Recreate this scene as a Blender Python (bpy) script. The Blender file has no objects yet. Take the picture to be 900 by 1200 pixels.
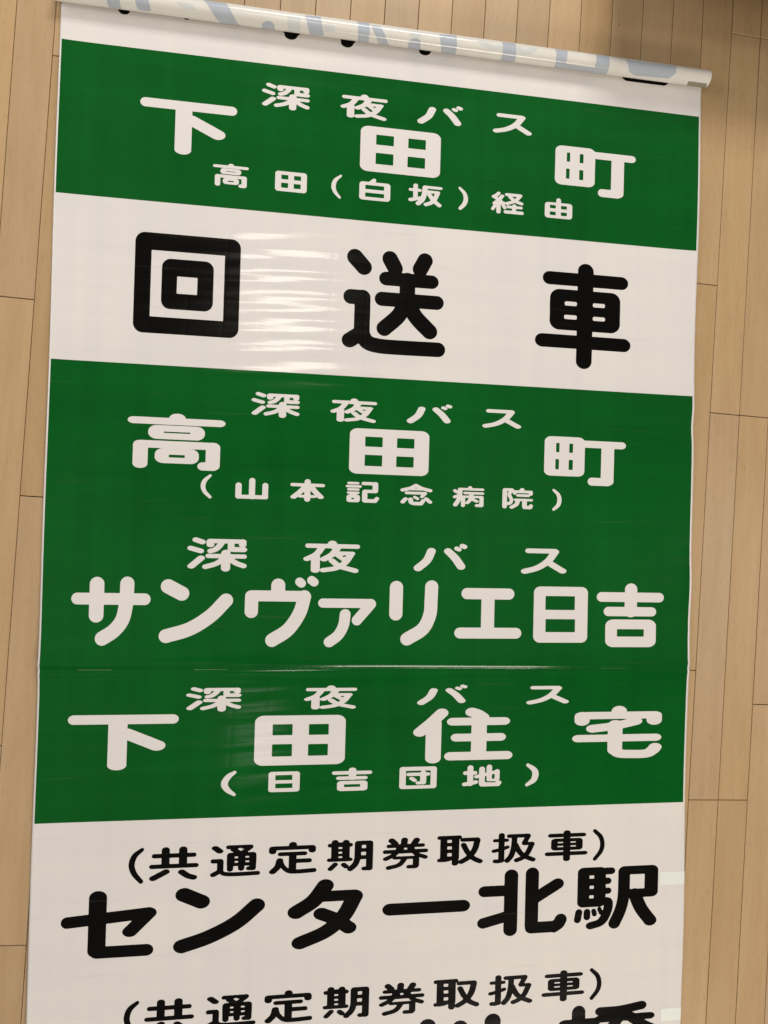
import bpy, math, random
import numpy as np
from mathutils import Matrix, Vector

S = bpy.context.scene
COL = S.collection

# ------------------------------------------------------------------ camera
# solved from the blind's edges, its printed bands and the floorboards
PIX_F = 901.0                                   # focal length for a 900 px wide picture
CAM = (0.42878, 1.07184, -1.64773)              # plane coordinates: u right, v down the blind, w below the floor
RW = np.array([[0.98649761, -0.02795177, -0.16137274],
               [0.02984172, 0.99951138, 0.00929944],
               [0.16103395, -0.01398951, 0.98684971]])
flip = np.array([1.0, -1.0, -1.0])
cx_, cy_, cz_ = RW[0]*flip, -RW[1]*flip, -RW[2]*flip
cam_data = bpy.data.cameras.new('camera')
cam = bpy.data.objects.new('camera', cam_data)
COL.objects.link(cam)
cam.matrix_world = Matrix(((cx_[0], cy_[0], cz_[0], CAM[0]),
                           (cx_[1], cy_[1], cz_[1], -CAM[1]),
                           (cx_[2], cy_[2], cz_[2], -CAM[2]),
                           (0, 0, 0, 1)))
cam_data.sensor_fit = 'HORIZONTAL'
cam_data.sensor_width = 36.0
cam_data.lens = PIX_F/900.0*36.0
cam_data.clip_start = 0.02
cam_data.clip_end = 100.0
S.camera = cam
S.render.resolution_x = 768
S.render.resolution_y = 1024

# ------------------------------------------------------------------ light
world = bpy.data.worlds.new('World')
S.world = world
world.use_nodes = True
bg = world.node_tree.nodes['Background']
bg.inputs[1].default_value = 0.17
# soft uneven light of a room: paler and darker walls and ceiling
_n = world.node_tree.nodes; _l = world.node_tree.links
_tc = _n.new('ShaderNodeTexCoord'); _ns = _n.new('ShaderNodeTexNoise'); _ns.inputs['Scale'].default_value = 2.2; _ns.inputs['Detail'].default_value = 1.5
_rp = _n.new('ShaderNodeValToRGB')
_rp.color_ramp.elements[0].position = 0.38; _rp.color_ramp.elements[0].color = (0.30, 0.28, 0.25, 1)
_rp.color_ramp.elements[1].position = 0.64; _rp.color_ramp.elements[1].color = (1.75, 1.68, 1.60, 1)
_l.new(_tc.outputs['Generated'], _ns.inputs['Vector']); _l.new(_ns.outputs['Fac'], _rp.inputs['Fac']); _l.new(_rp.outputs[0], bg.inputs[0])
S.view_settings.view_transform = 'Standard'
S.view_settings.look = 'None'
S.view_settings.exposure = 0.08
S.view_settings.gamma = 1.0
S.view_settings.use_curve_mapping = False


def lamp(name, loc, target, size, size_y, watts, color, shape='RECTANGLE'):
    d = bpy.data.lights.new(name, 'AREA')
    d.shape = shape
    d.size = size
    d.size_y = size_y
    d.energy = watts
    d.color = color
    o = bpy.data.objects.new(name, d)
    COL.objects.link(o)
    o.location = loc
    o.rotation_euler = (Vector(target)-Vector(loc)).to_track_quat('-Z', 'Y').to_euler()
    return o


# round ceiling lamp, mirrored by the film between the second and third letters
LAMP_POS = (0.54, 0.056, 2.45)
lamp('ceiling_lamp', LAMP_POS, (LAMP_POS[0], LAMP_POS[1], 0), 0.52, 0.34, 5.8, (1.0, 0.92, 0.80), 'ELLIPSE')
lamp('small_ceiling_lamp', (0.46, -2.22, 2.45), (0.46, -2.22, 0), 0.26, 0.20, 0.34, (1.0, 0.94, 0.88), 'ELLIPSE')
# added fill lights, not known sources, kept outside the mirror cone of the film
lamp('left_fill', (-3.2, 0.6, 2.2), (0.7, -0.9, 0), 2.4, 1.8, 74, (1.0, 0.96, 0.95))  # soft fill added from the left, no window is known there
lamp('far_fill', (2.2, -5.9, 2.7), (0.7, -1.2, 0), 2.0, 1.4, 172, (1.0, 0.88, 0.76))
lamp('top_fill', (0.9, 2.5, 2.5), (0.7, -0.8, 0), 1.4, 0.9, 78, (1.0, 0.95, 0.90))
lamp('side_fill', (4.1, -1.5, 2.6), (0.8, -1.0, 0), 1.0, 1.6, 36, (1.0, 0.92, 0.84))


# ------------------------------------------------------------------ picture <-> floor plane
def unproj(x, y):
    d = np.array([(x-450.0)/PIX_F, (y-600.0)/PIX_F, 1.0])
    r = RW.T @ d
    t = -CAM[2]/r[2]
    return CAM[0]+t*r[0], CAM[1]+t*r[1]


def pix_ray(x, y):
    return RW.T @ np.array([(x-450.0)/PIX_F, (y-600.0)/PIX_F, 1.0])


WID = 1.42                                      # width of the blind (m)
V_EDGE = [0.10345, 0.41892, 0.75807, 1.69640]   # v of the colour changes
V_CREASE = 1.3866
V_END = 2.36
BOARD_P, BOARD_U0, BOARD_T = 0.07507, -0.0085852, -0.036968

# ------------------------------------------------------------------ helpers
rng = np.random.RandomState(7)


def tag(o, label=None, cat=None, group=None, kind=None):
    if label: o['label'] = label
    if cat: o['category'] = cat
    if group: o['group'] = group
    if kind: o['kind'] = kind
    return o


def link(name, mesh, mat=None, parent=None):
    o = bpy.data.objects.new(name, mesh)
    COL.objects.link(o)
    if mat is not None and not mesh.materials:
        mesh.materials.append(mat)
    if parent is not None:
        o.parent = parent
    return o


def mesh_from(name, verts, faces, smooth=True):
    me = bpy.data.meshes.new(name)
    me.from_pydata(verts, [], faces)
    if smooth:
        me.polygons.foreach_set('use_smooth', [True]*len(me.polygons))
    me.update()
    return me


# ------------------------------------------------------------------ materials
def new_mat(name):
    m = bpy.data.materials.new(name)
    m.use_nodes = True
    nt = m.node_tree
    b = nt.nodes['Principled BSDF']
    return m, nt, b


def nd(nt, typ, **kw):
    n = nt.nodes.new(typ)
    for k, v in kw.items():
        if isinstance(k, str) and hasattr(n, k):
            setattr(n, k, v)
    return n


def sheet_mat(name, col, rough=0.16, vary=0.04, tint=None, spec=0.3, streak=0.5):
    """printed glossy film: faint roller streaks along the blind and across it"""
    m, nt, b = new_mat(name)
    L = nt.links
    tc = nd(nt, 'ShaderNodeTexCoord')
    # long lines down the film
    mp = nd(nt, 'ShaderNodeMapping'); mp.inputs['Scale'].default_value = (26, 0.5, 1)
    L.new(tc.outputs['Object'], mp.inputs['Vector'])
    n1 = nd(nt, 'ShaderNodeTexNoise'); n1.inputs['Scale'].default_value = 1.0; n1.inputs['Detail'].default_value = 5
    L.new(mp.outputs[0], n1.inputs['Vector'])
    # bands across
    mp2 = nd(nt, 'ShaderNodeMapping'); mp2.inputs['Scale'].default_value = (1.0, 17, 1)
    L.new(tc.outputs['Object'], mp2.inputs['Vector'])
    n2 = nd(nt, 'ShaderNodeTexNoise'); n2.inputs['Scale'].default_value = 1.0; n2.inputs['Detail'].default_value = 4
    L.new(mp2.outputs[0], n2.inputs['Vector'])
    # large uneven patches
    n3 = nd(nt, 'ShaderNodeTexNoise'); n3.inputs['Scale'].default_value = 3.1; n3.inputs['Detail'].default_value = 3
    L.new(tc.outputs['Object'], n3.inputs['Vector'])
    a = nd(nt, 'ShaderNodeMath', operation='ADD'); L.new(n1.outputs['Fac'], a.inputs[0]); L.new(n2.outputs['Fac'], a.inputs[1])
    a2 = nd(nt, 'ShaderNodeMath', operation='ADD'); L.new(a.outputs[0], a2.inputs[0]); L.new(n3.outputs['Fac'], a2.inputs[1])
    mr = nd(nt, 'ShaderNodeMapRange'); mr.inputs['From Min'].default_value = 1.1; mr.inputs['From Max'].default_value = 1.9
    L.new(a2.outputs[0], mr.inputs['Value'])
    mix = nd(nt, 'ShaderNodeMix', data_type='RGBA')
    c0 = [c*(1-vary) for c in col]
    c1 = [c*(1+vary) for c in (tint or col)]
    mix.inputs['A'].default_value = (*c0, 1); mix.inputs['B'].default_value = (*c1, 1)
    L.new(mr.outputs[0], mix.inputs['Factor'])
    # scuffs: thin broken lines and specks of dust
    mp6 = nd(nt, 'ShaderNodeMapping'); mp6.inputs['Scale'].default_value = (3.2, 90, 1); mp6.inputs['Rotation'].default_value = (0, 0, 0.06)
    L.new(tc.outputs['Object'], mp6.inputs['Vector'])
    n6 = nd(nt, 'ShaderNodeTexNoise'); n6.inputs['Scale'].default_value = 1.0; n6.inputs['Detail'].default_value = 6; n6.inputs['Roughness'].default_value = 0.7
    L.new(mp6.outputs[0], n6.inputs['Vector'])
    mr6 = nd(nt, 'ShaderNodeMapRange'); mr6.inputs['From Min'].default_value = 0.60; mr6.inputs['From Max'].default_value = 0.72
    L.new(n6.outputs['Fac'], mr6.inputs['Value'])
    vs = nd(nt, 'ShaderNodeTexVoronoi'); vs.inputs['Scale'].default_value = 21; L.new(tc.outputs['Object'], vs.inputs['Vector'])
    mr7 = nd(nt, 'ShaderNodeMapRange'); mr7.inputs['From Min'].default_value = 0.035; mr7.inputs['From Max'].default_value = 0.015
    mr7.inputs['To Max'].default_value = 0.8
    L.new(vs.outputs['Distance'], mr7.inputs['Value'])
    mx6 = nd(nt, 'ShaderNodeMath', operation='MAXIMUM'); L.new(mr6.outputs[0], mx6.inputs[0]); L.new(mr7.outputs[0], mx6.inputs[1])
    sc6 = nd(nt, 'ShaderNodeMath', operation='MULTIPLY'); sc6.inputs[1].default_value = 0.13; L.new(mx6.outputs[0], sc6.inputs[0])
    mix6 = nd(nt, 'ShaderNodeMix', data_type='RGBA'); mix6.inputs['B'].default_value = (0.30, 0.27, 0.23, 1) if max(col) > 0.3 else (0.10, 0.12, 0.09, 1)
    L.new(sc6.outputs[0], mix6.inputs['Factor']); L.new(mix.outputs['Result'], mix6.inputs['A'])
    L.new(mix6.outputs['Result'], b.inputs['Base Color'])
    # gloss: slightly uneven
    mr2 = nd(nt, 'ShaderNodeMapRange')
    mr2.inputs['From Min'].default_value = 0.3; mr2.inputs['From Max'].default_value = 0.7
    mr2.inputs['To Min'].default_value = rough*0.75; mr2.inputs['To Max'].default_value = rough*1.3
    L.new(n3.outputs['Fac'], mr2.inputs['Value']); L.new(mr2.outputs[0], b.inputs['Roughness'])
    b.inputs['Specular IOR Level'].default_value = spec
    # fine ripple relief across the film
    mp3 = nd(nt, 'ShaderNodeMapping'); mp3.inputs['Scale'].default_value = (4, 60, 4)
    L.new(tc.outputs['Object'], mp3.inputs['Vector'])
    n4 = nd(nt, 'ShaderNodeTexNoise'); n4.inputs['Scale'].default_value = 1.0; n4.inputs['Detail'].default_value = 2
    L.new(mp3.outputs[0], n4.inputs['Vector'])
    bp = nd(nt, 'ShaderNodeBump'); bp.inputs['Strength'].default_value = streak; bp.inputs['Distance'].default_value = 0.0006
    L.new(n4.outputs['Fac'], bp.inputs['Height']); L.new(bp.outputs[0], b.inputs['Normal'])
    return m


M_FILM = sheet_mat('white_film', (0.70, 0.68, 0.665), 0.105, 0.035, (0.72, 0.685, 0.645))
M_GREEN = sheet_mat('green_ink', (0.0014, 0.090, 0.0110), 0.12, 0.13, spec=0.25)
M_WHITE = sheet_mat('white_lettering', (0.725, 0.695, 0.67), 0.10, 0.02)
M_BLACK = sheet_mat('black_lettering', (0.0035, 0.003, 0.0025), 0.25, 0.05, spec=0.09)
M_BACK = sheet_mat('film_back', (0.70, 0.685, 0.63), 0.14, 0.03)
M_GHOST = sheet_mat('print_seen_through_film', (0.42, 0.46, 0.51), 0.14, 0.04)
M_FAINT = sheet_mat('print_seen_through_two_layers', (0.60, 0.615, 0.60), 0.14, 0.03)
M_OLIVE = sheet_mat('olive_tube', (0.25, 0.24, 0.17), 0.35, 0.06)
M_TAPE = sheet_mat('white_tape', (0.76, 0.79, 0.74), 0.30, 0.02)
M_TRIM = sheet_mat('white_film_edge', (0.82, 0.82, 0.76), 0.22, 0.02)


def wood_mat():
    m, nt, b = new_mat('pale_floor_wood')
    L = nt.links
    oi = nd(nt, 'ShaderNodeObjectInfo')
    tc = nd(nt, 'ShaderNodeTexCoord')
    # every board gets its own piece of the grain
    off = nd(nt, 'ShaderNodeVectorMath', operation='SCALE'); off.inputs[0].default_value = (37.1, 91.7, 13.3)
    L.new(oi.outputs['Random'], off.inputs['Scale'])
    add = nd(nt, 'ShaderNodeVectorMath', operation='ADD')
    L.new(tc.outputs['Object'], add.inputs[0]); L.new(off.outputs[0], add.inputs[1])
    mp = nd(nt, 'ShaderNodeMapping'); mp.inputs['Scale'].default_value = (55, 3.2, 20)
    L.new(add.outputs[0], mp.inputs['Vector'])
    n1 = nd(nt, 'ShaderNodeTexNoise'); n1.inputs['Scale'].default_value = 1; n1.inputs['Detail'].default_value = 6; n1.inputs['Distortion'].default_value = 0.8
    L.new(mp.outputs[0], n1.inputs['Vector'])
    mp2 = nd(nt, 'ShaderNodeMapping'); mp2.inputs['Scale'].default_value = (9, 2.4, 5)
    L.new(add.outputs[0], mp2.inputs['Vector'])
    n2 = nd(nt, 'ShaderNodeTexNoise'); n2.inputs['Scale'].default_value = 1; n2.inputs['Detail'].default_value = 3; n2.inputs['Distortion'].default_value = 1.5
    L.new(mp2.outputs[0], n2.inputs['Vector'])
    # pores
    mp3 = nd(nt, 'ShaderNodeMapping'); mp3.inputs['Scale'].default_value = (420, 42, 100)
    L.new(add.outputs[0], mp3.inputs['Vector'])
    n3 = nd(nt, 'ShaderNodeTexNoise'); n3.inputs['Scale'].default_value = 1; n3.inputs['Detail'].default_value = 2
    L.new(mp3.outputs[0], n3.inputs['Vector'])
    rp = nd(nt, 'ShaderNodeValToRGB')
    e = rp.color_ramp.elements
    e[0].position = 0.30; e[0].color = (0.415, 0.272, 0.136, 1)
    e[1].position = 0.72; e[1].color = (0.490, 0.340, 0.185, 1)
    x = e.new(0.5); x.color = (0.455, 0.307, 0.160, 1)
    mix1 = nd(nt, 'ShaderNodeMix', data_type='FLOAT'); mix1.inputs['Factor'].default_value = 0.5
    L.new(n1.outputs['Fac'], mix1.inputs['A']); L.new(n2.outputs['Fac'], mix1.inputs['B'])
    L.new(mix1.outputs['Result'], rp.inputs['Fac'])
    # board to board
    hsv = nd(nt, 'ShaderNodeHueSaturation')
    mr = nd(nt, 'ShaderNodeMapRange'); mr.inputs['To Min'].default_value = 0.93; mr.inputs['To Max'].default_value = 1.06
    L.new(oi.outputs['Random'], mr.inputs['Value']); L.new(mr.outputs[0], hsv.inputs['Value'])
    r2 = nd(nt, 'ShaderNodeMath', operation='MULTIPLY'); r2.inputs[1].default_value = 17.3
    L.new(oi.outputs['Random'], r2.inputs[0])
    fr = nd(nt, 'ShaderNodeMath', operation='FRACT'); L.new(r2.outputs[0], fr.inputs[0])
    mr3 = nd(nt, 'ShaderNodeMapRange'); mr3.inputs['To Min'].default_value = 0.92; mr3.inputs['To Max'].default_value = 1.04
    L.new(fr.outputs[0], mr3.inputs['Value']); L.new(mr3.outputs[0], hsv.inputs['Saturation'])
    L.new(rp.outputs[0], hsv.inputs['Color'])
    # pores darken
    mr4 = nd(nt, 'ShaderNodeMapRange'); mr4.inputs['From Min'].default_value = 0.28; mr4.inputs['From Max'].default_value = 0.42
    mr4.inputs['To Min'].default_value = 0.86; mr4.inputs['To Max'].default_value = 1.0
    L.new(n3.outputs['Fac'], mr4.inputs['Value'])
    mul = nd(nt, 'ShaderNodeMix', data_type='RGBA', blend_type='MULTIPLY'); mul.inputs['Factor'].default_value = 1
    L.new(hsv.outputs[0], mul.inputs['A']); L.new(mr4.outputs[0], mul.inputs['B'])
    # small dents and specks
    vo = nd(nt, 'ShaderNodeTexVoronoi'); vo.inputs['Scale'].default_value = 9
    mp5 = nd(nt, 'ShaderNodeMapping'); mp5.inputs['Scale'].default_value = (1, 0.55, 1)
    L.new(add.outputs[0], mp5.inputs['Vector']); L.new(mp5.outputs[0], vo.inputs['Vector'])
    mr5 = nd(nt, 'ShaderNodeMapRange'); mr5.inputs['From Min'].default_value = 0.008; mr5.inputs['From Max'].default_value = 0.022
    mr5.inputs['To Min'].default_value = 0.45; mr5.inputs['To Max'].default_value = 1
    L.new(vo.outputs['Distance'], mr5.inputs['Value'])
    mul2 = nd(nt, 'ShaderNodeMix', data_type='RGBA', blend_type='MULTIPLY'); mul2.inputs['Factor'].default_value = 1
    L.new(mul.outputs['Result'], mul2.inputs['A']); L.new(mr5.outputs[0], mul2.inputs['B'])
    L.new(mul2.outputs['Result'], b.inputs['Base Color'])
    b.inputs['Roughness'].default_value = 0.42
    b.inputs['Specular IOR Level'].default_value = 0.35
    bp = nd(nt, 'ShaderNodeBump'); bp.inputs['Strength'].default_value = 0.25; bp.inputs['Distance'].default_value = 0.0004
    L.new(n1.outputs['Fac'], bp.inputs['Height']); L.new(bp.outputs[0], b.inputs['Normal'])
    return m


M_WOOD = wood_mat()
m_, nt_, b_ = new_mat('dark_joint')
b_.inputs['Base Color'].default_value = (0.05, 0.028, 0.012, 1); b_.inputs['Roughness'].default_value = 0.9
nz = nd(nt_, 'ShaderNodeTexNoise'); nz.inputs['Scale'].default_value = 60
rr = nd(nt_, 'ShaderNodeValToRGB'); rr.color_ramp.elements[0].color = (0.035, 0.02, 0.01, 1); rr.color_ramp.elements[1].color = (0.085, 0.048, 0.022, 1)
nt_.links.new(nz.outputs['Fac'], rr.inputs['Fac']); nt_.links.new(rr.outputs[0], b_.inputs['Base Color'])
M_JOINT = m_

# ------------------------------------------------------------------ floor
floor = bpy.data.objects.new('floor', None)
COL.objects.link(floor)
tag(floor, kind='structure')
BL = 0.9


def plank_mesh(w, l, ch=0.0007, h=0.012):
    """board with chamfered upper edges, top at z=0, origin at its centre"""
    x, y = w/2, l/2
    v = [(-x, -y, -h), (x, -y, -h), (x, y, -h), (-x, y, -h),
         (-x, -y, -ch), (x, -y, -ch), (x, y, -ch), (-x, y, -ch),
         (-x+ch, -y+ch, 0), (x-ch, -y+ch, 0), (x-ch, y-ch, 0), (-x+ch, y-ch, 0)]
    f = [(3, 2, 1, 0), (0, 1, 5, 4), (1, 2, 6, 5), (2, 3, 7, 6), (3, 0, 4, 7),
         (4, 5, 9, 8), (5, 6, 10, 9), (6, 7, 11, 10), (7, 4, 8, 11), (8, 9, 10, 11)]
    return mesh_from('plank', v, f, smooth=False)


PM = plank_mesh(BOARD_P-0.0013, BL-0.0012)
PM.materials.append(M_WOOD)
ang = math.atan(BOARD_T)
ca, sa = math.cos(ang), math.sin(ang)


def joint_v(x, y, c):                           # v of an end joint seen at picture point (x, y)
    u, v = unproj(x, y)
    return v


known = {20: joint_v(848, 485, 20), 21: joint_v(880, 488, 21), 19: joint_v(828, 333, 19),
         22: joint_v(892, 826, 22), 0: joint_v(36, 582, 0), -1: joint_v(20, 349, -1)}
known[-2] = known[-1]+0.17
prnd = random.Random(4)
for c in range(-14, 38):
    base = known.get(c)
    if base is None:
        base = 0.16 + (0.36 if c % 2 else 0.0) + prnd.uniform(0, 0.12)
    base = base % BL
    for k in range(-2, 3+1):
        vc = base + k*BL + BL/2
        if vc < -1.5 or vc > 3.6:
            continue
        uc = BOARD_U0 + (c+0.5)*BOARD_P/1.0 + BOARD_T*vc
        o = link('plank', PM, None, floor)
        o.location = (uc, -vc, prnd.uniform(-0.0002, 0.0))
        o.rotation_euler = (0, 0, ang + prnd.uniform(-0.0003, 0.0003))
sub = mesh_from('subfloor', [(-3, -5.5, -0.013), (5, -5.5, -0.013), (5, 3, -0.013), (-3, 3, -0.013)], [(0, 1, 2, 3)], False)
so = link('subfloor', sub, M_JOINT); tag(so, kind='structure')


# ------------------------------------------------------------------ unseen table, added to shade the upper right corner
def box(name, x0, x1, y0, y1, z0, z1, bev, mat, parent):
    import bmesh
    bm = bmesh.new()
    bmesh.ops.create_cube(bm, size=1.0)
    for v in bm.verts:
        v.co = ((x0+x1)/2+v.co.x*(x1-x0), (y0+y1)/2+v.co.y*(y1-y0), (z0+z1)/2+v.co.z*(z1-z0))
    bmesh.ops.bevel(bm, geom=bm.edges[:], offset=bev, segments=2, affect='EDGES')
    me = bpy.data.meshes.new(name); bm.to_mesh(me); bm.free()
    return link(name, me, mat, parent)


m_, nt_, b_ = new_mat('dark_table_wood')
nz = nd(nt_, 'ShaderNodeTexNoise'); nz.inputs['Scale'].default_value = 6
mpx = nd(nt_, 'ShaderNodeMapping'); mpx.inputs['Scale'].default_value = (1, 14, 14)
tcx = nd(nt_, 'ShaderNodeTexCoord'); nt_.links.new(tcx.outputs['Object'], mpx.inputs['Vector']); nt_.links.new(mpx.outputs[0], nz.inputs['Vector'])
rr = nd(nt_, 'ShaderNodeValToRGB'); rr.color_ramp.elements[0].color = (0.05, 0.028, 0.014, 1); rr.color_ramp.elements[1].color = (0.11, 0.062, 0.03, 1)
nt_.links.new(nz.outputs['Fac'], rr.inputs['Fac']); nt_.links.new(rr.outputs[0], b_.inputs['Base Color']); b_.inputs['Roughness'].default_value = 0.4
M_TABLE = m_
table = bpy.data.objects.new('shade_table', None); COL.objects.link(table)
table.location = (1.78, 0.57, 0); table.rotation_euler = (0, 0, math.radians(-1.5))
tag(table, 'added dark wooden low table, out of view, shading the upper right floor corner', 'table')
TX, TY, TH = 0.62, 0.50, 0.20
box('table_top', -TX, TX, -TY, TY, TH-0.035, TH, 0.004, M_TABLE, table)
box('drawer_case', -TX+0.19, TX-0.19, -TY+0.27, TY-0.02, 0.006, TH-0.038, 0.004, M_TABLE, table)  # solid case added to deepen the shade at the corner
for sx in (-1, 1):
    for sy in (-1, 1):
        box('leg', sx*(TX-0.16)-0.025, sx*(TX-0.16)+0.025, sy*(TY-0.32)-0.025, sy*(TY-0.32)+0.025, 0, TH-0.037, 0.003, M_TABLE, table)
    box('apron', sx*(TX-0.16)-0.01, sx*(TX-0.16)+0.01, -TY+0.345, TY-0.345, TH-0.08, TH-0.037, 0.002, M_TABLE, table)

# ------------------------------------------------------------------ shape of the lying film
_ph = rng.uniform(0, 6.28, 40)


def sm(a, b, x):
    t = np.clip((x-a)/(b-a), 0, 1)
    return t*t*(3-2*t)


def H(u, v):
    """height of the film over the floor"""
    u = np.asarray(u, float); v = np.asarray(v, float)
    z = 0.0016 + 0*u*v
    # broad waviness
    z = z + 0.0009*np.sin(2*np.pi*(v/0.71+0.13*u)+_ph[0]) * np.sin(2*np.pi*u/1.9+_ph[1])
    z = z + 0.0005*np.sin(2*np.pi*(u/0.63+0.21*v)+_ph[2]) * (0.5+0.5*np.sin(2*np.pi*v/0.9+_ph[3]))
    z = z + 0.0012
    # ripples that run across the film
    amp = 0.24 + 0.76*sm(0.42, 0.50, v)*(1-sm(0.74, 0.80, v))*(1-0.6*sm(0.75, 1.05, u))*sm(-0.1, 0.4, u)
    amp = amp + 0.25*sm(1.1, 1.25, v)*(1-sm(1.6, 1.75, v))*(1-sm(0.5, 0.9, u))
    w = 0.0
    for i, (lam, a) in enumerate(((0.083, 0.00016), (0.0435, 0.00044), (0.062, 0.00016), (0.0225, 0.00007), (0.0165, 0.000022))):
        w = w + a*np.sin(2*np.pi*(v/lam + (0.12+0.3*np.sin(i*2.1))*u + 0.25*np.sin(2*np.pi*u/0.8+_ph[i+8])) + _ph[i+4])
    z = z + amp*w
    # the fold across the middle: a low ridge with a sharp valley on its crest
    d = v-V_CREASE-0.0012*np.sin(2*np.pi*u/0.9)
    z = z + (0.0088*np.exp(-np.sqrt(d*d+0.000012)/np.where(d < 0, 0.040, 0.020)) - 0.0042*np.exp(-(d/0.0055)**2))*(1-0.40*u/WID)
    z = z + 0.0008*np.exp(-((d+0.011)/0.0035)**2) + 0.0004*np.exp(-((d-0.012)/0.003)**2)
    # the floor's joints press through as faint furrows
    q = (u-BOARD_U0-BOARD_T*v)/BOARD_P
    q = (q-np.round(q))*BOARD_P
    z = z - 0.00009*np.exp(-(q/0.0028)**2)
    # edges lift a little here and there
    e = 0.0016*(1+np.sin(2*np.pi*v/0.53+_ph[20])) * np.exp(-np.clip(WID-u, 0, 9)/0.03)
    e = e + 0.0016*np.exp(-((v-0.80)/0.05)**2)*np.exp(-np.clip(WID-u, 0, 9)/0.02)
    e = e + 0.0016*np.exp(-((v-1.18)/0.06)**2)*np.exp(-np.clip(WID-u, 0, 9)/0.02)
    e = e + 0.0013*(1+np.sin(2*np.pi*v/0.67+_ph[21])) * np.exp(-np.clip(u, 0, 9)/0.025)
    # dents near the right edge of the second band
    e = e + 0.0007*np.exp(-(((u-1.30)/0.035)**2+((v-0.585)/0.02)**2)) - 0.0005*np.exp(-(((u-1.335)/0.05)**2+((v-0.61)/0.012)**2))
    e = e + 0.0006*np.exp(-(((u-1.22)/0.10)**2+((v-0.50-0.15*(u-1.2))/0.010)**2))
    return z + e


def edge_shift(v, side):
    if side == 0:
        return 0.0008*np.sin(v*9.0+1.0)
    return 0.0012*np.sin(v*7.0) - 0.003*np.exp(-((v-0.83)/0.03)**2) + 0.002*np.exp(-((v-1.2)/0.05)**2)


def strip_mesh(name, u0, u1, v0, v1, lift, skirt=0.0, du=0.004, dv=0.003, extra=()):
    us = np.linspace(u0, u1, max(2, int(round((u1-u0)/du))+1))
    vs = np.concatenate([np.linspace(v0, v1, max(2, int(round((v1-v0)/dv))+1)), np.array(extra)])
    if v0 < V_CREASE < v1:
        vs = np.concatenate([vs, V_CREASE+np.linspace(-0.03, 0.03, 101)])
    vs = np.unique(np.round(vs, 6))
    vs = vs[(vs >= v0-1e-9) & (vs <= v1+1e-9)]
    U, V = np.meshgrid(us, vs)
    t = (U-0.0)/WID
    shift = edge_shift(V, 0)*(1-t)**8 + edge_shift(V, 1)*t**8
    Z = H(U, V)+lift
    P = np.stack([U+shift, -V, Z], -1).reshape(-1, 3)
    n, m = len(vs), len(us)
    idx = np.arange(n*m).reshape(n, m)
    F = np.stack([idx[:-1, :-1], idx[1:, :-1], idx[1:, 1:], idx[:-1, 1:]], -1).reshape(-1, 4)
    verts = P.tolist(); faces = F.tolist()
    if skirt > 0:                               # underside and edges: the film has a thickness
        k = len(verts)
        Q = P.copy(); Q[:, 2] -= skirt
        verts += Q.tolist()
        faces += (F[:, ::-1]+k).tolist()
        ring = list(idx[0, :]) + list(idx[1:, -1]) + list(idx[-1, -2::-1]) + list(idx[-2:0:-1, 0])
        for a, b in zip(ring, ring[1:]+ring[:1]):
            faces.append((int(a), int(b), int(b)+k, int(a)+k))
    return mesh_from(name, verts, faces)


# ------------------------------------------------------------------ the blind
blind = bpy.data.objects.new('bus_destination_blind', None)
COL.objects.link(blind)
blind.empty_display_size = 0.1
tag(blind, 'long glossy white and green bus destination blind with Japanese lettering, unrolled on pale floorboards', 'roll sign')

# ---- roll at the upper end
ROLL_R = 0.0205
ROLL_V = 0.0145
ROLL_Z = ROLL_R+0.004
V_TOP = ROLL_V                                   # the film leaves the roll underneath it

film = link('film_sheet', strip_mesh('film_sheet', 0.0, WID, V_TOP, V_END, 0.0, skirt=0.0003, extra=V_EDGE), M_FILM, blind)
MG = 0.0035
panels = []
for (a, b_) in ((V_EDGE[0], V_EDGE[1]), (V_EDGE[2], V_EDGE[3])):
    o = link('green_panel', strip_mesh('green_panel', MG, WID-MG-0.001, a, b_, 0.00012), M_GREEN, blind)
    panels.append(o)

EPS_B, EPS_W = 0.00014, 0.00026


# ------------------------------------------------------------------ lettering
def catmull(P, n=8):
    P = np.array(P, float)
    if len(P) < 3:
        return P
    Q = np.vstack([2*P[0]-P[1], P, 2*P[-1]-P[-2]])
    out = []
    for i in range(1, len(Q)-2):
        for t in np.linspace(0, 1, n, endpoint=False):
            out.append(0.5*((2*Q[i]) + (-Q[i-1]+Q[i+1])*t + (2*Q[i-1]-5*Q[i]+4*Q[i+1]-Q[i+2])*t*t
                            + (-Q[i-1]+3*Q[i]-3*Q[i+1]+Q[i+2])*t**3))
    out.append(Q[-2])
    return np.array(out)


def snap(P):
    P = [list(p) for p in P]
    for i in range(len(P)-1):
        du = abs(P[i+1][0]-P[i][0]); dv = abs(P[i+1][1]-P[i][1])
        if dv < 0.075*du:
            if len(P) == 2:
                m = (P[0][1]+P[1][1])/2; P[0][1] = P[1][1] = m
            else:
                P[i+1][1] = P[i][1]
        elif du < 0.075*dv:
            if len(P) == 2:
                m = (P[0][0]+P[1][0])/2; P[0][0] = P[1][0] = m
            else:
                P[i+1][0] = P[i][0]
    return P


def pt(g, x, y):
    ox, oy, s = g
    return unproj(ox+x/s, oy+y/s)


def seg_sdf(X, Y, P, W):
    """distance in pen units to a polyline with width weights"""
    best = np.full(X.shape, 1e9)
    if len(P) == 1:
        return np.hypot(X-P[0][0], Y-P[0][1]) - W[0]
    for i in range(len(P)-1):
        ax, ay = P[i]; bx, by = P[i+1]
        dx, dy = bx-ax, by-ay
        L2 = dx*dx+dy*dy+1e-12
        t = np.clip(((X-ax)*dx+(Y-ay)*dy)/L2, 0, 1)
        d = np.hypot(X-ax-t*dx, Y-ay-t*dy) - (W[i]+(W[i+1]-W[i])*t)
        best = np.minimum(best, d)
    return best


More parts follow.
